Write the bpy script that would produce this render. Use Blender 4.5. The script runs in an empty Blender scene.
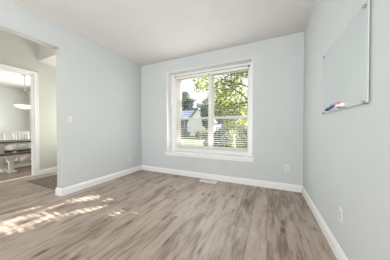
import bpy, bmesh, math, random
from mathutils import Vector, Matrix, noise
random.seed(7)
PI = math.pi
SC = bpy.context.scene
COL = SC.collection

# ------------------------------------------------------------------ camera
cam_d = bpy.data.cameras.new('camera')
cam_d.sensor_width = 36.0
cam_d.lens = 157.9 / 390 * 36.0
cam_d.clip_start = 0.02
cam_d.clip_end = 300
cam = bpy.data.objects.new('camera', cam_d)
COL.objects.link(cam)
cam.location = (0, 0, 1.097)
cam.rotation_euler = (PI / 2 - 0.0121, 0, 0.4309)
SC.camera = cam

# ------------------------------------------------------------------ world, sun, daylight
SC.view_settings.view_transform = 'Standard'
SC.view_settings.look = 'None'
SC.view_settings.gamma = 1.0
SC.view_settings.use_curve_mapping = False
SC.view_settings.exposure = 0.72

world = bpy.data.worlds.new('sky')
SC.world = world
world.use_nodes = True
wn = world.node_tree
wn.nodes.clear()
wo = wn.nodes.new('ShaderNodeOutputWorld')
wb = wn.nodes.new('ShaderNodeBackground')
wb.inputs['Color'].default_value = (0.93, 0.96, 1.0, 1)
wb.inputs['Strength'].default_value = 0.9
wn.links.new(wb.outputs[0], wo.inputs[0])

SUN_D = Vector((-0.302, -0.732, -0.574)).normalized()     # travel direction of the sunlight
sun_l = bpy.data.lights.new('sun', 'SUN')
sun_l.energy = 21.0
sun_l.angle = 0.011
sun_l.color = (1.0, 0.955, 0.91)
sun = bpy.data.objects.new('sun', sun_l)
COL.objects.link(sun)
sun.rotation_euler = SUN_D.to_track_quat('-Z', 'Y').to_euler()


def area(name, loc, direction, sx, sy, power, color=(1, 1, 1), spread=PI):
    l = bpy.data.lights.new(name, 'AREA')
    l.shape = 'RECTANGLE'
    l.size = sx
    l.size_y = sy
    l.energy = power
    l.color = color
    l.spread = spread
    o = bpy.data.objects.new(name, l)
    COL.objects.link(o)
    o.location = loc
    o.rotation_euler = Vector(direction).to_track_quat('-Z', 'Y').to_euler()
    return o


# area lights for window and door daylight, plus added fill
area('rear_fill', (-1.25, -3.10, 1.45), (0, 1, 0.08), 3.0, 2.0, 58, (0.96, 0.985, 1.0))  # fill added behind the camera, at an unseen made-up window
area('ceiling_bounce_fill', (-1.1, -1.5, 0.5), (0.0, 0.35, 1), 2.4, 1.6, 41, (1.0, 0.985, 0.97))  # unseen fill added behind the camera, aimed up at the ceiling
area('front_window_daylight', (-1.24, 3.30, 1.45), (0, -1, -0.1), 1.6, 1.4, 14, (0.94, 0.975, 1.0))
area('entry_door_daylight', (-3.8, 3.12, 0.85), (0, -0.65, 1.0), 0.8, 0.8, 30, (1.0, 0.99, 0.95))
area('stair_fill', (-3.6, 0.6, 5.0), (0, 0, -1), 0.6, 0.6, 16, (1.0, 0.98, 0.95))  # unseen fill added high in the hall to brighten its walls
area('dining_window_daylight', (-7.2, 3.14, 1.5), (0, -1, -0.1), 2.0, 1.5, 36, (1.0, 0.98, 0.95))
area('dining_rear_fill', (-7.2, -3.10, 1.5), (0, 1, -0.05), 2.4, 1.6, 58, (1.0, 0.98, 0.95))  # unseen fill added at the back of the dining room

# ------------------------------------------------------------------ materials


def new_mat(name):
    m = bpy.data.materials.new(name)
    m.use_nodes = True
    nt = m.node_tree
    b = nt.nodes['Principled BSDF']
    return m, nt, b


def mat(name, color, rough=0.5, metal=0.0, noise=0.04, scale=20.0, bump=0.0, bscale=200.0, spec=0.5):
    """plain procedural material with a little tonal variation"""
    m, nt, b = new_mat(name)
    b.inputs['Roughness'].default_value = rough
    b.inputs['Metallic'].default_value = metal
    b.inputs['Specular IOR Level'].default_value = spec
    tc = nt.nodes.new('ShaderNodeTexCoord')
    nz = nt.nodes.new('ShaderNodeTexNoise')
    nz.inputs['Scale'].default_value = scale
    nz.inputs['Detail'].default_value = 3
    nt.links.new(tc.outputs['Object'], nz.inputs['Vector'])
    rp = nt.nodes.new('ShaderNodeValToRGB')
    rp.color_ramp.elements[0].position = 0.3
    rp.color_ramp.elements[1].position = 0.7
    rp.color_ramp.elements[0].color = tuple(c * (1 - noise) for c in color) + (1,)
    rp.color_ramp.elements[1].color = tuple(min(1, c * (1 + noise)) for c in color) + (1,)
    nt.links.new(nz.outputs['Fac'], rp.inputs['Fac'])
    nt.links.new(rp.outputs['Color'], b.inputs['Base Color'])
    if bump > 0:
        n2 = nt.nodes.new('ShaderNodeTexNoise')
        n2.inputs['Scale'].default_value = bscale
        nt.links.new(tc.outputs['Object'], n2.inputs['Vector'])
        bp = nt.nodes.new('ShaderNodeBump')
        bp.inputs['Strength'].default_value = bump
        bp.inputs['Distance'].default_value = 0.002
        nt.links.new(n2.outputs['Fac'], bp.inputs['Height'])
        nt.links.new(bp.outputs['Normal'], b.inputs['Normal'])
    return m


M_WALL = mat('wall_paint', (0.598, 0.623, 0.620), 0.75, noise=0.012, scale=3, bump=0.05, bscale=150, spec=0.25)
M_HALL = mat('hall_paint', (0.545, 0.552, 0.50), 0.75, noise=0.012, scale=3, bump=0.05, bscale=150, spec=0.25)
M_DINE = mat('dining_paint', (0.60, 0.62, 0.60), 0.75, noise=0.012, scale=3, spec=0.25)
M_CEIL = mat('ceiling_paint', (0.66, 0.645, 0.625), 0.9, noise=0.012, scale=4, spec=0.15)
M_TRIM = mat('trim_paint', (0.84, 0.84, 0.83), 0.38, noise=0.01, scale=6)
M_SASH = mat('sash_vinyl', (0.80, 0.77, 0.70), 0.45, noise=0.01, scale=6)
M_BLIND = mat('blind_vinyl', (0.82, 0.80, 0.75), 0.5, noise=0.01, scale=8)
M_PLATE = mat('plate_plastic', (0.72, 0.73, 0.715), 0.35, noise=0.01, scale=30)
M_PLATE2 = mat('socket_plastic', (0.65, 0.66, 0.65), 0.35, noise=0.01, scale=30)
M_DARK = mat('dark_slot', (0.03, 0.03, 0.03), 0.6)
M_ROD = mat('rod_metal', (0.10, 0.10, 0.105), 0.4, metal=0.6)
M_CHROME = mat('clip_metal', (0.42, 0.43, 0.43), 0.25, metal=0.9)
M_NICKEL = mat('brushed_nickel', (0.40, 0.35, 0.29), 0.35, metal=0.8)
M_BOARD = mat('board_glass', (0.56, 0.612, 0.608), 0.16, noise=0.006, scale=2)
M_BOARDE = mat('board_edge', (0.62, 0.70, 0.68), 0.2, noise=0.02)
M_BLUE = mat('marker_blue', (0.03, 0.13, 0.42), 0.4)
M_NAVY = mat('marker_navy', (0.01, 0.02, 0.09), 0.4)
M_PINK = mat('marker_pink', (0.72, 0.28, 0.36), 0.4)
M_ERASER = mat('eraser_white', (0.84, 0.82, 0.82), 0.6)
M_WHITEWOOD = mat('white_painted_wood', (0.80, 0.78, 0.74), 0.5, noise=0.04, scale=12)
M_DKWOOD = mat('dark_stained_wood', (0.065, 0.042, 0.028), 0.4, noise=0.3, scale=14)
M_VENT = mat('vent_enamel', (0.84, 0.82, 0.79), 0.35, noise=0.01)
M_STRIP = mat('light_streak_tone', (0.74, 0.66, 0.56), 0.35, noise=0.05, scale=15)  # pale tone painted for a streak of light on the floor
M_ASPHALT = mat('asphalt', (0.11, 0.11, 0.115), 0.9, noise=0.1, scale=3)
M_SIDING = mat('white_siding', (0.86, 0.86, 0.86), 0.7, noise=0.03, scale=2)
M_BSIDING = mat('grey_siding', (0.22, 0.26, 0.32), 0.7, noise=0.05, scale=2)
M_ROOF = mat('blue_grey_shingle', (0.06, 0.09, 0.155), 0.85, noise=0.15, scale=4)
M_BARK = mat('bark', (0.10, 0.085, 0.07), 0.9, noise=0.3, scale=9)
M_BRICK = mat('tan_brick', (0.62, 0.48, 0.40), 0.85, noise=0.15, scale=6)
M_CAR = mat('silver_car_paint', (0.36, 0.39, 0.45), 0.35, metal=0.1, noise=0.01)
M_CARGLASS = mat('car_glass', (0.05, 0.07, 0.10), 0.1, noise=0.01)
M_TYRE = mat('tyre_rubber', (0.02, 0.02, 0.02), 0.8)
M_DOOR = mat('door_paint', (0.75, 0.74, 0.70), 0.4, noise=0.01)


def leaf_mat(name, c1, c2, trans=0.5):
    m, nt, b = new_mat(name)
    b.inputs['Roughness'].default_value = 0.55
    out = nt.nodes['Material Output']
    geo = nt.nodes.new('ShaderNodeNewGeometry')
    rp = nt.nodes.new('ShaderNodeValToRGB')
    rp.color_ramp.elements[0].color = c1 + (1,)
    rp.color_ramp.elements[1].color = c2 + (1,)
    nt.links.new(geo.outputs['Random Per Island'], rp.inputs['Fac'])
    nt.links.new(rp.outputs['Color'], b.inputs['Base Color'])
    tr = nt.nodes.new('ShaderNodeBsdfTranslucent')
    nt.links.new(rp.outputs['Color'], tr.inputs['Color'])
    mx = nt.nodes.new('ShaderNodeMixShader')
    mx.inputs[0].default_value = trans
    nt.links.new(b.outputs[0], mx.inputs[1])
    nt.links.new(tr.outputs[0], mx.inputs[2])
    nt.links.new(mx.outputs[0], out.inputs['Surface'])
    return m


L_LIME = leaf_mat('lime_leaves', (0.085, 0.11, 0.02), (0.46, 0.49, 0.13))
L_GREEN = leaf_mat('green_leaves', (0.045, 0.065, 0.022), (0.23, 0.27, 0.115))
L_OLIVE = leaf_mat('olive_leaves', (0.06, 0.06, 0.028), (0.30, 0.29, 0.17))
L_TEAL = leaf_mat('bluish_leaves', (0.05, 0.08, 0.065), (0.24, 0.30, 0.26))


def glass_mat():
    m, nt, b = new_mat('window_glass')
    out = nt.nodes['Material Output']
    nt.nodes.remove(b)
    t = nt.nodes.new('ShaderNodeBsdfTransparent')
    t.inputs['Color'].default_value = (0.97, 0.985, 0.98, 1)
    g = nt.nodes.new('ShaderNodeBsdfGlossy')
    g.inputs['Roughness'].default_value = 0.02
    lw = nt.nodes.new('ShaderNodeLayerWeight')
    pw = nt.nodes.new('ShaderNodeMath')
    pw.operation = 'POWER'
    nt.links.new(lw.outputs['Facing'], pw.inputs[0])
    pw.inputs[1].default_value = 4.0
    f = nt.nodes.new('ShaderNodeMath')
    f.operation = 'MULTIPLY_ADD'
    nt.links.new(pw.outputs[0], f.inputs[0])
    f.inputs[1].default_value = 0.5
    f.inputs[2].default_value = 0.015
    mx = nt.nodes.new('ShaderNodeMixShader')
    nt.links.new(f.outputs[0], mx.inputs[0])
    nt.links.new(t.outputs[0], mx.inputs[1])
    nt.links.new(g.outputs[0], mx.inputs[2])
    nt.links.new(mx.outputs[0], out.inputs['Surface'])
    return m


M_GLASS = glass_mat()


def frosted_mat():
    m, nt, b = new_mat('frosted_glass')
    out = nt.nodes['Material Output']
    t = nt.nodes.new('ShaderNodeBsdfTranslucent')
    t.inputs['Color'].default_value = (0.85, 0.87, 0.86, 1)
    b.inputs['Base Color'].default_value = (0.7, 0.72, 0.71, 1)
    mx = nt.nodes.new('ShaderNodeMixShader')
    mx.inputs[0].default_value = 0.7
    nt.links.new(b.outputs[0], mx.inputs[1])
    nt.links.new(t.outputs[0], mx.inputs[2])
    nt.links.new(mx.outputs[0], out.inputs['Surface'])
    return m


M_FROST = frosted_mat()  # frosting added to unseen panes to diffuse the direct sun


def shade_mat():
    m, nt, b = new_mat('alabaster_glass')
    b.inputs['Base Color'].default_value = (0.86, 0.80, 0.70, 1)
    b.inputs['Roughness'].default_value = 0.35
    b.inputs['Emission Color'].default_value = (1.0, 0.86, 0.68, 1)
    b.inputs['Emission Strength'].default_value = 0.55
    tc = nt.nodes.new('ShaderNodeTexCoord')
    nz = nt.nodes.new('ShaderNodeTexNoise')
    nz.inputs['Scale'].default_value = 9
    nt.links.new(tc.outputs['Object'], nz.inputs['Vector'])
    rp = nt.nodes.new('ShaderNodeValToRGB')
    rp.color_ramp.elements[0].color = (0.74, 0.64, 0.52, 1)
    rp.color_ramp.elements[1].color = (0.92, 0.88, 0.80, 1)
    nt.links.new(nz.outputs['Fac'], rp.inputs['Fac'])
    nt.links.new(rp.outputs['Color'], b.inputs['Base Color'])
    return m


M_SHADE = shade_mat()


def floor_mat():
    m, nt, b = new_mat('vinyl_planks')
    N, L = nt.nodes, nt.links

    def math_(op, a, bb=None, c=None):
        n = N.new('ShaderNodeMath')
        n.operation = op
        for i, v in enumerate((a, bb, c)):
            if v is None:
                continue
            if isinstance(v, (int, float)):
                n.inputs[i].default_value = v
            else:
                L.new(v, n.inputs[i])
        return n.outputs[0]

    def comb(x, y, z):
        n = N.new('ShaderNodeCombineXYZ')
        for i, v in enumerate((x, y, z)):
            if isinstance(v, (int, float)):
                n.inputs[i].default_value = v
            else:
                L.new(v, n.inputs[i])
        return n.outputs[0]

    tc = N.new('ShaderNodeTexCoord')
    sp = N.new('ShaderNodeSeparateXYZ')
    L.new(tc.outputs['Object'], sp.inputs[0])
    X, Y = sp.outputs[0], sp.outputs[1]
    PW, PL = 0.178, 1.22
    xr = math_('DIVIDE', X, PW)
    row = math_('FLOOR', xr)
    wr = N.new('ShaderNodeTexWhiteNoise')
    wr.noise_dimensions = '1D'
    L.new(row, wr.inputs['W'])
    yo = math_('ADD', math_('DIVIDE', Y, PL), math_('MULTIPLY', wr.outputs['Value'], 7.0))
    colm = math_('FLOOR', yo)
    wc = N.new('ShaderNodeTexWhiteNoise')
    wc.noise_dimensions = '2D'
    L.new(comb(row, colm, 0), wc.inputs['Vector'])
    pid = wc.outputs['Value']
    # long grain
    off = math_('MULTIPLY', pid, 37.0)
    n1 = N.new('ShaderNodeTexNoise')
    n1.inputs['Scale'].default_value = 1.0
    n1.inputs['Detail'].default_value = 4
    n1.inputs['Roughness'].default_value = 0.6
    n1.inputs['Distortion'].default_value = 0.5
    L.new(comb(math_('MULTIPLY', X, 22.0), math_('MULTIPLY', Y, 2.4), off), n1.inputs['Vector'])
    # fine fibres
    n2 = N.new('ShaderNodeTexNoise')
    n2.inputs['Scale'].default_value = 1.0
    n2.inputs['Detail'].default_value = 3
    L.new(comb(math_('MULTIPLY', X, 75.0), math_('MULTIPLY', Y, 6.0), off), n2.inputs['Vector'])
    # brown cathedral patches
    n3 = N.new('ShaderNodeTexNoise')
    n3.inputs['Scale'].default_value = 1.0
    n3.inputs['Detail'].default_value = 3
    n3.inputs['Distortion'].default_value = 0.8
    L.new(comb(math_('MULTIPLY', X, 9.0), math_('MULTIPLY', Y, 2.2), math_('ADD', off, 5.0)), n3.inputs['Vector'])
    # knots
    vo = N.new('ShaderNodeTexVoronoi')
    vo.inputs['Scale'].default_value = 1.0
    L.new(comb(math_('MULTIPLY', X, 6.0), math_('MULTIPLY', Y, 2.4), off), vo.inputs['Vector'])
    kn = N.new('ShaderNodeMapRange')
    kn.interpolation_type = 'SMOOTHSTEP'
    L.new(vo.outputs['Distance'], kn.inputs['Value'])
    kn.inputs['From Min'].default_value = 0.04
    kn.inputs['From Max'].default_value = 0.21
    kn.inputs['To Min'].default_value = 1.0
    kn.inputs['To Max'].default_value = 0.0
    v = math_('ADD', math_('MULTIPLY', n1.outputs['Fac'], 0.40),
              math_('ADD', math_('MULTIPLY', n2.outputs['Fac'], 0.30),
                    math_('MULTIPLY', n3.outputs['Fac'], 0.46)))
    v = math_('ADD', v, math_('MULTIPLY', math_('SUBTRACT', pid, 0.5), 0.10))
    v = math_('SUBTRACT', v, math_('MULTIPLY', kn.outputs['Result'], 0.22))
    rp = N.new('ShaderNodeValToRGB')
    cr = rp.color_ramp
    cr.elements[0].position = 0.38
    cr.elements[0].color = (0.145, 0.099, 0.072, 1)
    cr.elements[1].position = 0.76
    cr.elements[1].color = (0.475, 0.398, 0.340, 1)
    e = cr.elements.new(0.52)
    e.color = (0.282, 0.213, 0.166, 1)
    e = cr.elements.new(0.585)
    e.color = (0.383, 0.308, 0.256, 1)
    L.new(v, rp.inputs['Fac'])
    # plank seams
    fx = math_('FRACT', xr)
    fy = math_('FRACT', yo)
    sx = math_('LESS_THAN', math_('MINIMUM', fx, math_('SUBTRACT', 1.0, fx)), 0.011)
    sy = math_('LESS_THAN', math_('MINIMUM', fy, math_('SUBTRACT', 1.0, fy)), 0.0022)
    seam = math_('MAXIMUM', sx, math_('MULTIPLY', sy, 0.45))
    mx = N.new('ShaderNodeMix')
    mx.data_type = 'RGBA'
    L.new(math_('MULTIPLY', seam, 0.5), mx.inputs['Factor'])
    L.new(rp.outputs['Color'], mx.inputs['A'])
    mx.inputs['B'].default_value = (0.07, 0.052, 0.04, 1)
    L.new(mx.outputs['Result'], b.inputs['Base Color'])
    b.inputs['Roughness'].default_value = 0.42
    b.inputs['Specular IOR Level'].default_value = 0.35
    bp = N.new('ShaderNodeBump')
    bp.inputs['Strength'].default_value = 0.12
    bp.inputs['Distance'].default_value = 0.002
    L.new(n2.outputs['Fac'], bp.inputs['Height'])
    L.new(bp.outputs['Normal'], b.inputs['Normal'])
    return m


M_FLOOR = floor_mat()


def rug_mat():
    m, nt, b = new_mat('speckled_mat')
    N, L = nt.nodes, nt.links
    tc = N.new('ShaderNodeTexCoord')
    nz = N.new('ShaderNodeTexNoise')
    nz.inputs['Scale'].default_value = 60
    nz.inputs['Detail'].default_value = 4
    L.new(tc.outputs['Object'], nz.inputs['Vector'])
    rp = N.new('ShaderNodeValToRGB')
    rp.color_ramp.elements[0].position = 0.35
    rp.color_ramp.elements[0].color = (0.10, 0.078, 0.065, 1)
    rp.color_ramp.elements[1].position = 0.68
    rp.color_ramp.elements[1].color = (0.34, 0.29, 0.255, 1)
    L.new(nz.outputs['Fac'], rp.inputs['Fac'])
    L.new(rp.outputs['Color'], b.inputs['Base Color'])
    b.inputs['Roughness'].default_value = 0.95
    b.inputs['Specular IOR Level'].default_value = 0.1
    return m


M_RUG = rug_mat()


def grass_mat():
    m, nt, b = new_mat('lawn_grass')
    N, L = nt.nodes, nt.links
    tc = N.new('ShaderNodeTexCoord')
    nz = N.new('ShaderNodeTexNoise')
    nz.inputs['Scale'].default_value = 2.5
    nz.inputs['Detail'].default_value = 8
    nz.inputs['Roughness'].default_value = 0.75
    L.new(tc.outputs['Object'], nz.inputs['Vector'])
    rp = N.new('ShaderNodeValToRGB')
    rp.color_ramp.elements[0].position = 0.36
    rp.color_ramp.elements[0].color = (0.022, 0.030, 0.011, 1)
    rp.color_ramp.elements[1].position = 0.64
    rp.color_ramp.elements[1].color = (0.10, 0.105, 0.06, 1)
    L.new(nz.outputs['Fac'], rp.inputs['Fac'])
    L.new(rp.outputs['Color'], b.inputs['Base Color'])
    b.inputs['Roughness'].default_value = 0.9
    return m


M_GRASS = grass_mat()

# ------------------------------------------------------------------ mesh helpers


class MB:
    def __init__(s):
        s.bm = bmesh.new()

    def box(s, x0, x1, y0, y1, z0, z1, bevel=0.0, rot=None, piv=None):
        vs = [s.bm.verts.new((x, y, z)) for z in (z0, z1) for y in (y0, y1) for x in (x0, x1)]
        f = [(0, 2, 3, 1), (4, 5, 7, 6), (0, 1, 5, 4), (2, 6, 7, 3), (0, 4, 6, 2), (1, 3, 7, 5)]
        fs = [s.bm.faces.new([vs[i] for i in q]) for q in f]
        if rot is not None:
            piv = Vector(piv) if piv is not None else Vector(((x0 + x1) / 2, (y0 + y1) / 2, (z0 + z1) / 2))
            for v in vs:
                v.co = rot @ (v.co - piv) + piv
        if bevel > 0:
            es = list({e for q in fs for e in q.edges})
            bmesh.ops.bevel(s.bm, geom=es, offset=bevel, segments=2, affect='EDGES', profile=0.5)
        return s

    def prism(s, poly, axis, a0, a1):
        """poly: 2-D points in the other two axes (in x,y,z order)"""
        def p3(p, a):
            if axis == 'x':
                return (a, p[0], p[1])
            if axis == 'y':
                return (p[0], a, p[1])
            return (p[0], p[1], a)
        va = [s.bm.verts.new(p3(p, a0)) for p in poly]
        vb = [s.bm.verts.new(p3(p, a1)) for p in poly]
        n = len(poly)
        s.bm.faces.new(va)
        s.bm.faces.new(vb[::-1])
        for i in range(n):
            s.bm.faces.new((va[i], vb[i], vb[(i + 1) % n], va[(i + 1) % n]))
        return s

    def tube(s, pts, r, n=10, caps=True):
        pts = [Vector(p) for p in pts]
        rs = r if isinstance(r, (list, tuple)) else [r] * len(pts)
        rings = []
        ref = None
        for i, p in enumerate(pts):
            d = (pts[min(i + 1, len(pts) - 1)] - pts[max(i - 1, 0)]).normalized()
            if ref is None:
                ref = d.orthogonal().normalized()
            ref = (ref - d * ref.dot(d)).normalized()
            w = d.cross(ref)
            rings.append([s.bm.verts.new(p + (ref * math.cos(2 * PI * k / n) + w * math.sin(2 * PI * k / n)) * rs[i])
                          for k in range(n)])
        for a, b in zip(rings, rings[1:]):
            for k in range(n):
                s.bm.faces.new((a[k], a[(k + 1) % n], b[(k + 1) % n], b[k]))
        if caps:
            s.bm.faces.new(rings[0][::-1])
            s.bm.faces.new(rings[-1])
        return s

    def lathe(s, prof, c=(0, 0, 0), n=28, axis='z'):
        c = Vector(c)
        rings = []
        for r, h in prof:
            ring = []
            for k in range(n):
                a = 2 * PI * k / n
                if axis == 'z':
                    co = Vector((r * math.cos(a), r * math.sin(a), h))
                elif axis == 'x':
                    co = Vector((h, r * math.cos(a), r * math.sin(a)))
                else:
                    co = Vector((r * math.cos(a), h, r * math.sin(a)))
                ring.append(s.bm.verts.new(co + c))
            rings.append(ring)
        for a, b in zip(rings, rings[1:]):
            for k in range(n):
                s.bm.faces.new((a[k], a[(k + 1) % n], b[(k + 1) % n], b[k]))
        s.bm.faces.new(rings[0][::-1])
        s.bm.faces.new(rings[-1])
        return s

    def build(s, name, m, parent=None, smooth=False):
        bmesh.ops.remove_doubles(s.bm, verts=s.bm.verts, dist=1e-6)
        bmesh.ops.recalc_face_normals(s.bm, faces=s.bm.faces)
        me = bpy.data.meshes.new(name)
        s.bm.to_mesh(me)
        s.bm.free()
        me.materials.append(m)
        if smooth:
            for p in me.polygons:
                p.use_smooth = True
        o = bpy.data.objects.new(name, me)
        COL.objects.link(o)
        if parent is not None:
            o.parent = parent
        return o


def struct(o):
    o['kind'] = 'structure'
    return o


def thing(name, label, cat, loc=(0, 0, 0), rz=0.0, group=None):
    o = bpy.data.objects.new(name, None)
    o.empty_display_size = 0.1
    COL.objects.link(o)
    o.location = loc
    o.rotation_euler = (0, 0, rz)
    tag(o, label, cat, group)
    return o


def tag(o, label, cat, group=None):
    o['label'] = label
    o['category'] = cat
    if group:
        o['group'] = group
    return o


def copy_thing(root, loc, rz, label):
    """a copy of a thing with copies of its parts and sub-parts"""
    r = root.copy()
    COL.objects.link(r)
    r.location = loc
    r.rotation_euler = (0, 0, rz)
    r['label'] = label
    for ch in list(root.children):
        c = ch.copy()
        COL.objects.link(c)
        c.parent = r
        for g in list(ch.children):
            d = g.copy()
            COL.objects.link(d)
            d.parent = c
    return r


# ------------------------------------------------------------------ the shell of the house
XL, XR, YB, H = -3.024, 0.55, 3.196, 2.72      # room: left wall, right wall, back wall, ceiling
YR = -3.20                                      # rear wall, behind the camera
XH = -4.843                                     # far wall of the entry hall
XD = -9.35                                      # far wall of the dining room
YF = 3.476                                      # outside of the front facade
HH = 5.3                                        # height of the open hall

struct(MB().box(XD - .12, XR + .12, YR - .12, YF, -0.10, 0.0).build('floor', M_FLOOR))
struct(MB().box(XL - .05, XR + .12, YR - .12, YF, H, H + .12).build('ceiling', M_CEIL))
struct(MB().box(XR, XR + .12, YR - .12, YF, 0, H).build('wall_right', M_WALL))

# left wall with the wide opening to the hall
LT = 0.125
def left_leaf(x0, x1):
    return MB().box(x0, x1, 1.407, YB, 0, H).box(x0, x1, -0.45, 1.407, 2.378, H).box(x0, x1, YR, -0.45, 0, H)


struct(left_leaf(XL - .004, XL).build('wall_left', M_WALL))
struct(left_leaf(XL - LT, XL - .004).build('wall_hall_right', M_HALL))
struct(MB().box(XL - LT, XL - .05, YR, YB, H, HH).build('wall_left_upper', M_HALL))

# back wall with the window opening
WX0, WX1, WZ0, WZ1 = -2.225, -0.262, 0.50, 2.438
w = MB()
w.box(XL - LT, WX0, YB, YF, 0, H)
w.box(WX1, XR, YB, YF, 0, H)
w.box(WX0, WX1, YB, YF, 0, WZ0)
w.box(WX0, WX1, YB, YF, WZ1, H)
struct(w.build('wall_back', M_WALL))

# rear wall behind the camera, with a wide window
w = MB()
w.box(XL - LT, -2.85, YR - .12, YR, 0, H)
w.box(0.35, XR, YR - .12, YR, 0, H)
w.box(-2.85, 0.35, YR - .12, YR, 0, 0.40)
w.box(-2.85, 0.35, YR - .12, YR, 2.5, H)
struct(w.build('wall_rear', M_WALL))

# hall: far wall with the cased opening to the dining room
DY0, DY1, DZ = -0.25, 1.752, 2.310
w = MB()
w.box(XH - .12, XH, DY1, YB, 0, HH)
w.box(XH - .12, XH, DY0, DY1, DZ, HH)
w.box(XH - .12, XH, YR, DY0, 0, HH)
struct(w.build('wall_hall', M_HALL))
w = MB()
w.box(XH, -4.6, YR - .12, YR, 0, HH)
w.box(-3.4, XL - LT, YR - .12, YR, 0, HH)
w.box(-4.6, -3.4, YR - .12, YR, 0, 1.3)
w.box(-4.6, -3.4, YR - .12, YR, 3.95, HH)
struct(w.build('wall_hall_rear', M_HALL))
struct(MB().box(XH, XL - .05, YR, 1.83, HH, HH + .1).build('ceiling_hall', M_CEIL))
struct(MB().box(XH, XL - LT, 1.83, YB, 2.655, HH).build('wall_hall_upper', M_CEIL))

# front door of the hall
w = MB()
w.box(XH - .12, -4.5, YB, YF, 0, H)
w.box(-3.5, XL - LT, YB, YF, 0, H)
w.box(-4.5, -3.5, YB, YF, 2.1, H)
struct(w.build('wall_entry', M_HALL))
d = MB()
d.box(-4.48, -3.52, 3.28, 3.325, 0.0, 0.28)
d.box(-4.48, -4.36, 3.28, 3.325, 0.28, 2.08)
d.box(-3.64, -3.52, 3.28, 3.325, 0.28, 2.08)
d.box(-4.36, -3.64, 3.28, 3.325, 1.96, 2.08)
door = struct(d.build('door_1', M_DOOR))
MB().box(-4.36, -3.64, 3.299, 3.305, 0.28, 1.96).build('glass_pane', M_FROST, door)
MB().lathe([(0.012, 0), (0.012, -.04), (0.028, -.045), (0.03, -.07), (0.015, -.08)], (-3.58, 3.28, 1.0), axis='y') \
    .build('door_knob', M_NICKEL, door, True)

# dining room
struct(MB().box(XD - .12, XD, YR - .12, YF, 0, H).build('wall_dining', M_DINE))
struct(MB().box(XD, XH - .12, YR - .12, YF, H, H + .12).build('ceiling_dining', M_CEIL))
w = MB()
w.box(XD, -8.3, YB, YF, 0, H)
w.box(-6.1, XH - .12, YB, YF, 0, H)
w.box(-8.3, -6.1, YB, YF, 0, 0.6)
w.box(-8.3, -6.1, YB, YF, 2.4, H)
struct(w.build('wall_dining_front', M_DINE))
w = MB()
w.box(XD, -8.5, YR - .12, YR, 0, H)
w.box(-5.9, XH - .12, YR - .12, YR, 0, H)
w.box(-8.5, -5.9, YR - .12, YR, 0, 0.6)
w.box(-8.5, -5.9, YR - .12, YR, 2.4, H)
struct(w.build('wall_dining_rear', M_DINE))


def plain_window(name, x0, x1, y, z0, z1, nx, pane=None):
    f = MB()
    t = .05
    f.box(x0, x0 + t, y - .03, y + .03, z0, z1)
    f.box(x1 - t, x1, y - .03, y + .03, z0, z1)
    f.box(x0, x1, y - .03, y + .03, z0, z0 + t)
    f.box(x0, x1, y - .03, y + .03, z1 - t, z1)
    for i in range(1, nx):
        c = x0 + (x1 - x0) * i / nx
        f.box(c - .03, c + .03, y - .03, y + .03, z0, z1)
    zc = (z0 + z1) / 2
    f.box(x0, x1, y - .025, y + .025, zc - .02, zc + .02)
    o = struct(f.build(name, M_SASH))
    MB().box(x0, x1, y - .003, y + .003, z0, z1).build('glass_pane', pane or M_GLASS, o)


plain_window('window_2', -2.85, 0.35, YR - .08, 0.40, 2.5, 3)
plain_window('window_3', -4.6, -3.4, YR - .08, 1.3, 3.95, 1)
plain_window('window_4', -8.3, -6.1, YF - .08, 0.6, 2.4, 2, M_FROST)
plain_window('window_5', -8.5, -5.9, YR - .08, 0.6, 2.4, 2)

# casing of the dining opening
t = MB()
CT = 0.018
t.box(XH, XH + CT, DY1, DY1 + .066, 0, DZ + .066, 0.004)
t.box(XH, XH + CT, DY0 - .066, DY0, 0, DZ + .066, 0.004)
t.box(XH, XH + CT, DY0, DY1, DZ, DZ + .066, 0.004)
t.box(XH + CT, XH + CT + .008, DY1 + .045, DY1 + .066, 0, DZ + .066)
t.box(XH + CT, XH + CT + .008, DY0 - .066, DY1 + .066, DZ + .045, DZ + .066)
t.box(XH - .13, XH + .004, DY1 - .018, DY1, 0, DZ)
t.box(XH - .13, XH + .004, DY0, DY0 + .018, 0, DZ)
t.box(XH - .13, XH + .004, DY0, DY1, DZ - .018, DZ)
struct(t.build('trim_1', M_TRIM))
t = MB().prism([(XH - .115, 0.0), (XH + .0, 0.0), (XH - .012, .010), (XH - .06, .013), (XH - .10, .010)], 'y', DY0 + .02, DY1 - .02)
struct(t.build('light_streak_strip', M_STRIP))  # pale strip standing in for the light streak across the dining opening

# baseboards: 12 cm, eased top
BP = [(0, 0), (.018, 0), (.018, .086), (.013, .098), (.013, .108), (.007, .118), (0, .118)]
bl = MB()
bl.prism([(XL + a, z) for a, z in BP], 'y', 1.407, YB)
bl.prism([(1.407 - a, z) for a, z in BP], 'x', XL - LT - .018, XL + .018)
bl.prism([(XL - LT - a, z) for a, z in BP], 'y', 1.407, YB)
struct(bl.build('baseboard_left', M_TRIM))
struct(MB().prism([(YB - a, z) for a, z in BP], 'x', XL, XR).build('baseboard_back', M_TRIM))
struct(MB().prism([(XR - a, z) for a, z in BP], 'y', YR, YB).build('baseboard_right', M_TRIM))
struct(MB().prism([(XH + a, z) for a, z in BP], 'y', DY1 + .066, YB).build('baseboard_hall', M_TRIM))
struct(MB().prism([(XD + a, z) for a, z in BP], 'y', YR, YB).build('baseboard_dining', M_TRIM))

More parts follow.
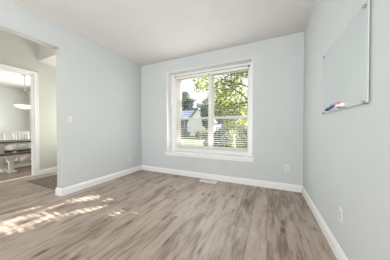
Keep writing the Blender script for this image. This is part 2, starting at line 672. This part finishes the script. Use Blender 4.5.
# ------------------------------------------------------------------ the twin window
FY0, FY1 = 3.385, 3.455           # frame depth
GX = ((-2.06, -1.205), (-1.135, -0.355))   # the two sash openings
GZ0, GZ1, GZM = 0.625, 2.345, 1.322
root = struct(MB().box(WX0, WX1, FY1, FY1 + .015, WZ0, WZ0 + .03).build('window_1', M_TRIM))
f = MB()
f.box(WX0, GX[0][0], FY0, FY1, WZ0, WZ1)
f.box(GX[1][1], WX1, FY0, FY1, WZ0, WZ1)
f.box(GX[0][1], GX[1][0], FY0 - .004, FY1, WZ0, WZ1)
f.box(GX[0][0], GX[1][1], FY0, FY1, WZ0, GZ0)
f.box(GX[0][0], GX[1][1], FY0, FY1, GZ1, WZ1)
f.build('window_frame', M_TRIM, root)
f = MB()
f.box(WX0, WX0 + .012, YB - .001, FY0, WZ0 + .028, WZ1)
f.box(WX1 - .012, WX1, YB - .001, FY0, WZ0 + .028, WZ1)
f.box(WX0, WX1, YB - .001, FY0, WZ1 - .012, WZ1)
f.build('jamb_lining', M_TRIM, root)
for (a, b) in GX:
    # upper sash sits outside, lower sash inside, they meet at the rail
    sl, sr = (.105, .030) if a < -2 else (.030, .022)
    y0, y1 = FY0 + .036, FY0 + .062
    s_ = MB()
    s_.box(a, a + sl, y0, y1, GZM - .02, GZ1)
    s_.box(b - sr, b, y0, y1, GZM - .02, GZ1)
    s_.box(a + sl, b - sr, y0, y1, GZ1 - .06, GZ1)
    s_.box(a + sl, b - sr, y0, y1, GZM - .02, GZM + .025)
    so = s_.build('upper_sash', M_SASH, root)
    MB().box(a + sl - .005, b - sr + .005, y0 + .010, y0 + .016, GZM, GZ1 - .05).build('glass_pane', M_GLASS, so)
    y0, y1 = FY0 + .008, FY0 + .034
    s_ = MB()
    s_.box(a, a + sl, y0, y1, GZ0, GZM + .03)
    s_.box(b - sr, b, y0, y1, GZ0, GZM + .03)
    s_.box(a + sl, b - sr, y0, y1, GZ0, GZ0 + .06)
    s_.box(a + sl, b - sr, y0, y1, GZM - .025, GZM + .03)
    c = (a + b) / 2
    s_.box(c - .03, c + .03, y0 - .012, y0, GZM + .031, GZM + .04)
    so = s_.build('lower_sash', M_SASH, root)
    MB().box(a + sl - .005, b - sr + .005, y0 + .010, y0 + .016, GZ0 + .05, GZM).build('glass_pane', M_GLASS, so)
# inner stool and apron
s_ = MB().box(WX0 - .03, WX1 + .03, YB - .05, YB, WZ0, WZ0 + .03, 0.005)
s_.box(WX0, WX1, YB - .01, FY0, WZ0, WZ0 + .028)
s_.build('window_sill', M_TRIM, root)
MB().box(WX0 - .02, WX1 + .02, YB - .018, YB, WZ0 - .055, WZ0, 0.004).build('apron', M_TRIM, root)

# blinds, one inside each half of the window
SP = 0.0445
TILT = math.radians(8)


def make_blind(x0, x1, label):
    wdt = x1 - x0
    r = thing('window_blind', label, 'blind', ((x0 + x1) / 2, 3.352, 0.600), 0, 'white slatted blinds in the window')
    h0, h1 = 2.285 - .600, 2.335 - .600
    MB().box(-wdt / 2, wdt / 2, -.026, .024, h0, h1, .003).build('headrail', M_BLIND, r)
    s = MB()
    z = .045
    n = 0
    R = Matrix.Rotation(TILT, 4, 'X')
    while z < h0 - .015:
        s.box(-wdt / 2 + .004, wdt / 2 - .004, -.0175, .0175, z - .001, z + .001, rot=R.to_3x3())
        z += SP
    s.build('slats', M_BLIND, r)
    MB().box(-wdt / 2 + .004, wdt / 2 - .004, -.024, .024, 0.0, .016, .003).build('bottom_rail', M_BLIND, r)
    for fx in (-.27, .27):
        MB().tube([(fx * wdt, -.0255, .012), (fx * wdt, -.0255, h0)], .0016, 6) \
            .tube([(fx * wdt, .0255, .012), (fx * wdt, .0255, h0)], .0016, 6).build('ladder_cord', M_BLIND, r)
    return r


b1 = make_blind(-2.075, -1.20, 'white slatted blind lowered over the left half of the window')
b2 = make_blind(-1.185, -0.365, 'white slatted blind lowered over the right half of the window')
MB().tube([(-.34, -.034, 1.66), (-.342, -.036, .95)], .004, 8).build('tilt_wand', M_BLIND, b1)

# thin dark rod across the top of the recess
r = thing('curtain_rod', 'thin dark rod spanning the top of the window recess', 'rod', (-1.21, 3.33, 2.352))
MB().tube([(-.865, 0, 0), (.865, 0, 0)], .0038, 10).build('rod', M_ROD, r, True)
for sx in (-1, 1):
    MB().lathe([(.010, 0), (.010, sx * .016), (.008, sx * .02)], (sx * .865, 0, 0), 14, 'x').build('end_cap', M_ROD, r, True)
    MB().box(sx * .86 - .007, sx * .86 + .007, -.004, .055, -.008, .008).build('bracket', M_ROD, r)

# ------------------------------------------------------------------ wall plates, vent
def rotz_loc(n):
    return n


def make_outlet(loc, rz, label):
    r = thing('wall_outlet', label, 'outlet', loc, rz, 'white wall outlets')      # local: faces -y
    MB().box(-.036, .036, -.006, 0, -.058, .058, .003).build('cover_plate', M_PLATE, r)
    for s in (-1, 1):
        z = s * .0195
        so = MB().lathe([(.017, 0), (.017, -.003), (.015, -.0035)], (0, -.0055, z), 20, 'y').build('socket_face', M_PLATE2, r, True)
        MB().box(-.008, -.006, -.0098, -.0085, z - .004, z + .006) \
            .box(.006, .008, -.0098, -.0085, z - .004, z + .006) \
            .lathe([(.0025, 0), (.0025, -.0013)], (0, -.0085, z - .009), 10, 'y').build('slots', M_DARK, so)
    MB().lathe([(.003, 0), (.002, -.0012)], (0, -.006, 0), 10, 'y').build('screw', M_PLATE2, r)
    return r


o1 = make_outlet((.313, YB, .392), 0, 'white double outlet on the back wall right of the window')
copy_thing(o1, (XL, 2.783, .368), PI / 2, 'white outlet low on the left wall near the far corner')
copy_thing(o1, (XR, 1.668, .383), -PI / 2, 'white outlet low on the right wall below the glass board')

r = thing('light_switch', 'white rocker light switch on the left wall beside the opening', 'light switch', (XL, 1.532, 1.243), PI / 2)
MB().box(-.037, .037, -.006, 0, -.06, .06, .003).build('cover_plate', M_PLATE, r)
MB().prism([(-.006, -.033), (-.011, -.033), (-.0075, 0), (-.0065, .033), (-.006, .033)], 'x', -.0165, .0165).build('rocker', M_PLATE2, r)

r = thing('floor_vent', 'small white floor vent register in front of the back wall', 'vent', (-1.105, 3.045, 0))
v = MB()
v.box(-.18, .18, -.072, -.048, 0, .006, .002)
v.box(-.18, .18, .048, .072, 0, .006, .002)
v.box(-.18, -.152, -.05, .05, 0, .006, .002)
v.box(.152, .18, -.05, .05, 0, .006, .002)
v.build('vent_frame', M_VENT, r)
v = MB()
for i in range(22):
    x = -.147 + i * .014
    v.box(x - .0042, x + .0042, -.05, .05, 0.0015, .0048)
v.box(-.152, .152, -.004, .004, .001, .005)
v.build('louvers', M_VENT, r)
MB().box(-.152, .152, -.05, .05, 0.0, .0012).build('duct', M_DARK, r)
MB().box(.10, .108, -.03, -.012, .004, .011, .001).build('lever', M_VENT, r)

# ------------------------------------------------------------------ glass board on the right wall
BY0, BY1, BZ0, BZ1 = 1.278, 2.095, 1.250, 1.858
r = thing('glass_whiteboard', 'rectangular pale glass marker board mounted on the right wall', 'whiteboard', (XR, (BY0 + BY1) / 2, BZ0))
hw, hh = (BY1 - BY0) / 2, BZ1 - BZ0


def rrect(w2, h, rad, n=4):
    pts = []
    for cx, cy, a0 in ((w2 - rad, rad, -PI / 2), (w2 - rad, h - rad, 0), (-w2 + rad, h - rad, PI / 2), (-w2 + rad, rad, PI)):
        for k in range(n + 1):
            a = a0 + PI / 2 * k / n
            pts.append((cx + rad * math.cos(a), cy + rad * math.sin(a)))
    return pts


MB().prism(rrect(hw, hh, .012), 'x', -.0150, -.0105).build('glass_panel', M_BOARD, r)
MB().prism(rrect(hw - .001, hh, .012), 'x', -.0105, -.0085).build('backing', M_BOARDE, r)
for sy in (-1, 1):
    for z in (.002, hh - .022):
        st = MB()
        st.lathe([(.008, -.001), (.008, -.0085)], (0, sy * (hw - .03), z), 14, 'x')
        st.lathe([(.0105, -.0150), (.0105, -.026), (.008, -.029)], (0, sy * (hw - .03), z), 16, 'x')
        st.build('standoff', M_CHROME, r, True)
tz = BZ0 + .001


def marker(name, label, p0, p1, rad, mb, mc, capfrac=.38):
    p0, p1 = Vector(p0), Vector(p1)
    m_ = thing(name, label, 'marker', tuple(p0), 0)
    d_ = p1 - p0
    MB().tube([d_ * capfrac, d_ * .96, d_], [rad, rad, rad * .7], 12).build('barrel', mb, m_, True)
    MB().tube([d_ * 0, d_ * .03, d_ * (capfrac + .02)], [rad * .8, rad * 1.15, rad * 1.15], 12).build('cap', mc, m_, True)


marker('marker_pen', 'blue marker with a dark cap stuck to the bottom edge of the glass board', (.5235, 1.950, 1.274), (.5235, 1.770, 1.300), .0112, M_BLUE, M_NAVY, .22)
marker('marker_pen', 'pink marker stuck to the glass board beside the blue marker', (.5240, 1.755, 1.301), (.5240, 1.660, 1.300), .0105, M_PINK, M_PINK)
r = thing('board_eraser', 'small white eraser with a dark magnet stuck to the board near its bottom edge', 'eraser', (.535, 1.615, 1.256))
MB().box(-.030, -.008, -.060, .060, .006, .034, .005).build('grip', M_ERASER, r)
MB().box(-.008, 0, -.057, .057, .007, .033, .001).build('pad', M_PLATE2, r)
MB().box(-.031, -.010, -.010, .016, .001, .014, .003).build('magnet', M_DARK, r)

# ------------------------------------------------------------------ hall mat
t = MB().box(-4.50, -3.28, 1.49, 2.75, 0, .009, .003).build('door_mat', M_RUG)
tag(t, 'speckled brown mat on the hall floor beyond the opening', 'mat')

# ------------------------------------------------------------------ dining room
TX, TY = -6.20, 2.20
r = thing('dining_table', 'dining table with dark wood top and white trestle base', 'table', (TX, TY, 0))
MB().box(-.45, .45, -.92, .92, .733, .76, .005).build('tabletop', M_DKWOOD, r)
MB().box(-.37, .37, -.80, .80, .685, .733).build('apron', M_WHITEWOOD, r)
for sy in (-1, 1):
    l = MB()
    y = sy * .62
    l.box(-.31, .31, y - .05, y + .05, 0, .07, .01)
    l.box(-.10, .10, y - .045, y + .045, .07, .64, .01)
    l.box(-.30, .30, y - .045, y + .045, .635, .685, .01)
    l.build('trestle', M_WHITEWOOD, r)
MB().box(-.035, .035, -.6, .6, .12, .20, .006).build('stretcher', M_WHITEWOOD, r)

r = thing('dining_bench', 'white bench with a dark plank seat along the near side of the table', 'bench', (-5.80, 2.11, 0))
MB().box(-.16, .16, -.80, .80, .438, .46, .005).build('seat', M_DKWOOD, r)
MB().box(-.12, .12, -.72, .72, .375, .438).build('seat_rail', M_WHITEWOOD, r)
for sy in (-1, 1):
    l = MB()
    y = sy * .46
    l.box(-.15, .15, y - .06, y + .06, 0, .05, .01)
    l.box(-.04, .04, y - .04, y + .04, .05, .375, .008)
    l.prism([(y - .09, .375), (y + .09, .375), (y + .055, .29), (y - .055, .29)], 'x', -.05, .05)
    l.build('leg', M_WHITEWOOD, r)
for sy in (-1, 1):
    MB().tube([(0, sy * .42, .12), (0, sy * .05, .385)], .026, 4).build('brace', M_WHITEWOOD, r)
MB().box(-.02, .02, -.44, .44, .10, .155, .004).build('stretcher', M_WHITEWOOD, r)


def make_chair(loc, rz, label):
    """faces +x in its own space"""
    r = thing('dining_chair', label, 'chair', loc, rz, 'white slat back chairs at the dining table')
    MB().prism([(-.20, -.19), (.21, -.225), (.235, -.15), (.24, 0), (.235, .15), (.21, .225), (-.20, .19)], 'z', .435, .475).build('seat', M_DKWOOD, r)
    MB().box(-.17, .19, -.18, .18, .375, .435).build('seat_rail', M_WHITEWOOD, r)
    for sx, sy in ((1, 1), (1, -1)):
        MB().tube([(.18, sy * .18, .42), (.20, sy * .19, .2), (.205, sy * .195, 0)], [.022, .018, .013], 10).build('leg', M_WHITEWOOD, r, True)
    for sy in (1, -1):
        MB().tube([(-.24, sy * .17, 0), (-.19, sy * .165, .43), (-.21, sy * .155, .72), (-.26, sy * .165, .93)], [.018, .022, .02, .018], 10).build('leg', M_WHITEWOOD, r, True)
    # crest rail flares wider than the posts
    c = MB()
    poly = []
    n = 10
    for i in range(n + 1):
        y = -.205 + .41 * i / n
        poly.append((y, .995 + .012 * math.cos(y * 7.5) - (.012 if i in (0, n) else 0)))
    for i in range(n + 1):
        y = .205 - .41 * i / n
        k = abs(y) / .205
        poly.append((y, .905 + .03 * k ** 3))
    c.prism(poly, 'x', -.285, -.258)
    c.build('crest_rail', M_WHITEWOOD, r)
    MB().box(-.225, -.198, -.15, .15, .53, .575, .004).build('lower_rail', M_WHITEWOOD, r)
    for y in (-.105, -.035, .035, .105):
        MB().tube([(-.212, y * .9, .57), (-.222, y, .74), (-.268, y, .915)], [.015, .019, .019], 6).build('back_slat', M_WHITEWOOD, r)
    return r


ch = make_chair((-6.62, 2.165, 0), 0, 'middle of the three white slat-back chairs behind the dining table')
copy_thing(ch, (-6.62, 1.66, 0), 0, 'leftmost of the three white slat-back chairs behind the dining table')
copy_thing(ch, (-6.75, 2.66, 0), 0, 'rightmost white slat-back chair behind the table, partly hidden by the door casing')

PX, PY = -6.73, 2.22
r = thing('pendant_light', 'bowl pendant lamp hanging on three rods over the dining table', 'lamp', (PX, PY, H))
MB().lathe([(.075, 0), (.075, -.012), (.05, -.028), (.014, -.035)]).build('canopy', M_NICKEL, r, True)
MB().tube([(0, 0, -.03), (0, 0, -.42)], .008, 10).build('stem', M_NICKEL, r, True)
MB().lathe([(.012, -.41), (.03, -.425), (.034, -.45), (.022, -.475), (.010, -.49)]).build('hub', M_NICKEL, r, True)
for k in range(3):
    a = math.radians(115 + 120 * k)
    MB().tube([(.02 * math.cos(a), .02 * math.sin(a), -.455), (.235 * math.cos(a), .235 * math.sin(a), -.93)], .0075, 8).build('rod', M_NICKEL, r, True)
MB().lathe([(.01, -1.045), (.10, -1.03), (.18, -.995), (.235, -.935), (.228, -.93), (.17, -.985), (.10, -1.018), (.01, -1.03)]) \
    .build('glass_bowl', M_SHADE, r, True)

# ------------------------------------------------------------------ outdoors
def gz(y):
    """height of the ground, rising gently from the house"""
    return -0.22 + max(0.0, y - 3.5) * 0.0175


def sloped(x0, x1, y0, y1, dz, th=.3):
    m_ = MB()
    m_.prism([(y0, gz(y0) + dz - th), (y0, gz(y0) + dz), (y1, gz(y1) + dz), (y1, gz(y1) + dz - th)], 'x', x0, x1)
    return m_


struct(sloped(-60, 40, YF, 90, 0).build('lawn', M_GRASS))
struct(sloped(-60, 40, 23.5, 33.0, .02).build('street', M_ASPHALT))

SD = -SUN_D


def lit(p):
    """does the way of the sun from leaf p reach one of the openings between the leaves?"""
    t_ = (p[1] - 3.41) / SD.y
    if t_ < 0:
        return False
    x = p[0] - t_ * SD.x
    z = p[2] - t_ * SD.z
    if -2.10 < x < -1.18 and 1.26 < z < 2.36:
        return noise.noise(Vector((x * 6.0, z * 9.0, 1.7))) > -0.13
    if -1.13 < x < -0.70 and 1.30 < z < 1.68:
        return noise.noise(Vector((x * 6.0, z * 10.0, 4.2))) > -0.10
    return False


def leaves(name, m, parent, blobs, n, size, keep=0.02, loc=(0, 0, 0), hollow=0.5):
    vs, fs = [], []
    wsum = sum(b[3] * b[4] * b[5] for b in blobs)
    for (cx, cy, cz, rx, ry, rz_) in blobs:
        k = int(n * rx * ry * rz_ / wsum)
        for _ in range(k):
            while True:
                u = Vector((random.uniform(-1, 1), random.uniform(-1, 1), random.uniform(-1, 1)))
                if hollow < u.length <= 1 or (u.length <= 1 and random.random() < .45):
                    break
            p = Vector((cx + u.x * rx, cy + u.y * ry, cz + u.z * rz_))
            if p.z + loc[2] < gz(p.y + loc[1]) + .02:
                continue
            if lit(p + Vector(loc)) and random.random() > keep:
                continue
            s = size * random.uniform(.6, 1.25)
            a = Vector((random.gauss(0, 1), random.gauss(0, 1), random.gauss(0, .8))).normalized()
            b = a.cross(Vector((random.gauss(0, 1), random.gauss(0, 1), random.gauss(0, 1)))).normalized()
            c = a.cross(b)
            i = len(vs)
            vs += [p - a * s * .6, p + b * s * .36 + c * s * .1, p + a * s * .6, p - b * s * .36 + c * s * .1]
            fs += [(i, i + 1, i + 2), (i, i + 2, i + 3)]
    me = bpy.data.meshes.new(name)
    me.from_pydata([tuple(v) for v in vs], [], fs)
    me.materials.append(m)
    o = bpy.data.objects.new(name, me)
    COL.objects.link(o)
    o.parent = parent
    return o


def tree(label, loc, th, tr, limbs, blobs, n, size, m, keep=.02):
    r = thing('tree', label, 'tree', loc)
    MB().tube([(0, 0, -.1), (.03, 0, th * .5), (0, .02, th)], [tr * 1.3, tr, tr * .75], 10).build('trunk', M_BARK, r, True)
    for (p, q, w_) in limbs:
        p, q = Vector(p), Vector(q)
        mid = (p + q) / 2 + Vector((0, 0, .12))
        MB().tube([p, mid, q], [w_, w_ * .7, w_ * .3], 7).build('branch', M_BARK, r, True)
    leaves('foliage', m, r, blobs, n, size, keep, loc)
    return r


def shrub(label, loc, blobs, n, size, m):
    r = thing('shrub', label, 'shrub', loc)
    hmax = max(b[2] for b in blobs)
    MB().tube([(0, 0, -.05), (.01, 0, hmax * .9)], [.03, .012], 7).tube([(0, 0, .1), (.15, .05, hmax * .8)], [.02, .01], 7) \
        .build('stem', M_BARK, r, True)
    leaves('foliage', m, r, blobs, n, size, .3, loc, .3)
    return r


# the shade tree in front of the house: its crown hangs over the way of the sun
tree('large shade tree with yellow-green leaves filling the right half of the window', (-0.3, 8.6, gz(8.6)), 3.4, .16,
     [((0, 0, 2.6), (-2.4, .3, 2.3), .07), ((0, 0, 3.0), (-1.9, .4, 3.9), .06), ((0, 0, 3.2), (1.6, -.6, 5.6), .08),
      ((0, 0, 3.2), (-.6, .5, 6.2), .08), ((0, -.2, 2.1), (-1.75, -1.3, 3.45), .05), ((-1.0, .2, 3.6), (-3.2, -.1, 4.1), .04)],
     [(-.1, -.2, 5.6, 2.7, 1.7, 1.9), (1.2, .2, 6.6, 2.2, 1.5, 1.6), (-1.75, .2, 2.9, 1.15, 1.25, 1.3), (.9, -.4, 4.4, 1.8, 1.2, 1.0),
      (-1.3, .2, 1.7, .85, .9, .8), (-1.9, .2, 2.2, .7, .8, .6), (-3.1, -.1, 3.95, .7, .6, .5), (-3.3, .1, 3.65, .5, .5, .35)],
     17500, .16, L_LIME)
tree('bluish-green tree beside the white gable of the neighbouring house', (-6.75, 18.0, gz(18)), 2.4, .10,
     [((0, 0, 1.6), (.5, 0, 3.0), .05), ((0, 0, 1.8), (-.4, .2, 3.2), .05)],
     [(0, 0, 3.1, .8, .8, 1.1), (.15, 0, 1.9, .75, .8, .9)], 1700, .22, L_TEAL)
tree('pale bluish tree rising behind the left end of the blue-grey roof', (-16.4, 31.0, gz(31)), 5.0, .16,
     [((0, 0, 3.6), (.9, 0, 6.2), .07), ((0, 0, 3.8), (-.9, .2, 6.4), .07)],
     [(-.3, 0, 7.6, 1.1, 1.0, 1.5), (.7, 0, 6.2, 1.2, 1.0, 1.2), (-.8, .2, 5.6, 1.3, 1.0, 1.1), (1.4, .1, 4.5, 1.2, 1.0, 1.0), (1.7, 0, 6.9, .6, .6, .5)], 2200, .34, L_TEAL)
tree('dense bluish tree rising behind the roof next to the white gable', (-12.9, 33.5, gz(33.5)), 4.0, .16,
     [((0, 0, 2.6), (.9, 0, 5.0), .07), ((0, 0, 2.8), (-.9, .2, 5.2), .07)],
     [(.5, 0, 6.2, 1.2, 1.1, 1.3), (-.9, 0, 5.0, 1.3, 1.1, 1.1), (1.3, 0, 4.8, 1.1, 1.1, 1.2), (-1.6, .1, 6.2, .6, .6, .5), (0, 0, 3.6, 2.2, 1.4, 1.1)], 3000, .34, L_TEAL)
tree('distant full green tree across the street behind the silver car', (-9.4, 39.5, gz(39.5)), 3.6, .2,
     [((0, 0, 2.6), (1.4, 0, 5.0), .08), ((0, 0, 2.8), (-1.3, .2, 5.2), .08)],
     [(0, 0, 5.0, 2.6, 2.0, 2.4), (-.6, 0, 3.2, 2.2, 1.6, 1.7)], 2600, .42, L_GREEN)
tree('distant olive tree across the street at the right edge of the window', (-2.6, 37.0, gz(37)), 3.6, .2,
     [((0, 0, 2.6), (1.4, 0, 5.0), .08), ((0, 0, 2.8), (-1.3, .2, 5.2), .08)],
     [(0, 0, 4.6, 2.8, 2.2, 3.0), (.6, 0, 3.0, 2.6, 1.6, 2.0)], 2600, .42, L_OLIVE)

shrub('lime green shrub under the shade tree, below the sill of the right window half', (-2.25, 7.0, gz(7.0)),
      [(0.15, 0, .50, .65, .5, .62), (.5, .1, .75, .42, .45, .65)], 3600, .10, L_LIME)
shrub('yellow-green shrub in front of the trunk of the shade tree', (-0.62, 6.8, gz(6.8)), [(0, 0, .6, .6, .5, .65), (-.25, 0, .9, .42, .4, .55)], 2400, .11, L_LIME)
shrub('round green shrub in front of the bluish-green tree', (-6.3, 15.4, gz(15.4)), [(0, 0, .45, .8, .6, .55), (.5, 0, .4, .5, .5, .45)], 900, .15, L_GREEN)
shrub('low olive shrub in front of the white gable wall', (-9.4, 17.6, gz(17.6)), [(0, 0, .32, .7, .5, .4), (-.5, 0, .3, .5, .5, .34)], 800, .14, L_OLIVE)
shrub('low green shrub in front of the grey wall of the neighbouring house', (-12.0, 18.2, gz(18.2)), [(0, 0, .4, 1.0, .5, .5), (-.8, 0, .3, .7, .5, .4)], 900, .15, L_GREEN)

# neighbouring house: long blue-grey roof and a white gabled wing
hx, hy = -13.0, 21.0
hb = gz(20) - .15
r = thing('house', 'neighbouring house with blue-grey roof and white gabled wing', 'house', (0, 0, 0))
MB().box(-19, -9.2, 21.0, 26.0, hb, 2.72).build('wall', M_BSIDING, r)
MB().prism([(20.55, 2.62), (23.5, 4.05), (26.45, 2.62), (26.45, 2.48), (23.5, 3.9), (20.55, 2.48)], 'x', -19.4, -9.0).build('roof', M_ROOF, r)
GA, GE, GXc, GW = 3.72, 1.95, -8.60, 1.62
MB().prism([(GXc - GW, hb), (GXc + GW, hb), (GXc + GW, GE), (GXc, GA), (GXc - GW, GE)], 'y', 19.6, 22.4).build('gable_wing', M_SIDING, r)
k = (GA - GE) / GW
e_ = .18
MB().prism([(GXc - GW - e_, GE - k * e_ + .02), (GXc, GA + .02), (GXc + GW + e_, GE - k * e_ + .02), (GXc + GW + e_, GE - k * e_ + .14),
            (GXc, GA + .16), (GXc - GW - e_, GE - k * e_ + .14)], 'y', 19.45, 22.9).build('wing_roof', M_ROOF, r)
for x in (-16.6, -13.6, -11.9):
    wf = MB()
    wf.box(x - .5, x + .5, 20.95, 21.0, 1.0, 2.2)
    wo_ = wf.build('window', M_SIDING, r)
    MB().box(x - .43, x + .43, 20.94, 20.955, 1.07, 2.13).build('pane', M_CARGLASS, wo_)

# tan brick house far behind the trees on the right
yb = 46.0
r = thing('house', 'pale tan brick house far behind the shade tree', 'house', (-10.5, yb, gz(yb)))
MB().box(-5, 5.5, 0, 7, -.1, 3.4).build('wall', M_BRICK, r)
MB().prism([(-.5, 3.3), (3.5, 5.6), (7.5, 3.3)], 'x', -5.5, 6.0).build('roof', M_BRICK, r)
for x in (-3, 0, 3):
    wo_ = MB().box(x - .6, x + .6, -.05, 0, .9, 2.3).build('window', M_SIDING, r)
    MB().box(x - .5, x + .5, -.06, -.045, 1.0, 2.2).build('pane', M_CARGLASS, wo_)

# car parked on the street
cx_, cy_ = -8.95, 30.2
r = thing('car', 'silver car parked on the street beyond the lawn', 'car', (cx_, cy_, gz(cy_) + .055), math.radians(-84))
prof = [(-2.1, .35), (-2.1, .75), (-1.95, .92), (-1.05, 1.02), (-.45, 1.50), (.75, 1.54), (1.45, 1.08), (2.0, 1.0), (2.12, .75), (2.12, .35)]
MB().prism(prof, 'y', -.86, .86).build('body', M_CAR, r)
MB().prism([(-.98, 1.04), (-.46, 1.44), (-.38, 1.44), (-.38, 1.04)], 'y', -.875, .875) \
    .prism([(-.30, 1.04), (-.30, 1.46), (.70, 1.48), (1.28, 1.08)], 'y', -.875, .875) \
    .build('side_window', M_CARGLASS, r)
wsx = Vector((-1.05 + .45, 0, 1.02 - 1.5))
MB().prism([(-1.02, 1.065), (-.50, 1.48), (-.46, 1.45), (-.98, 1.035)], 'y', -.74, .74).build('windshield', M_CARGLASS, r)
for x in (-1.35, 1.3):
    for s in (-1, 1):
        MB().lathe([(.1, s * .90), (.30, s * .90), (.33, s * .86), (.33, s * .68), (.30, s * .66)], (x, 0, .33), 18, 'y').build('wheel', M_TYRE, r, True)
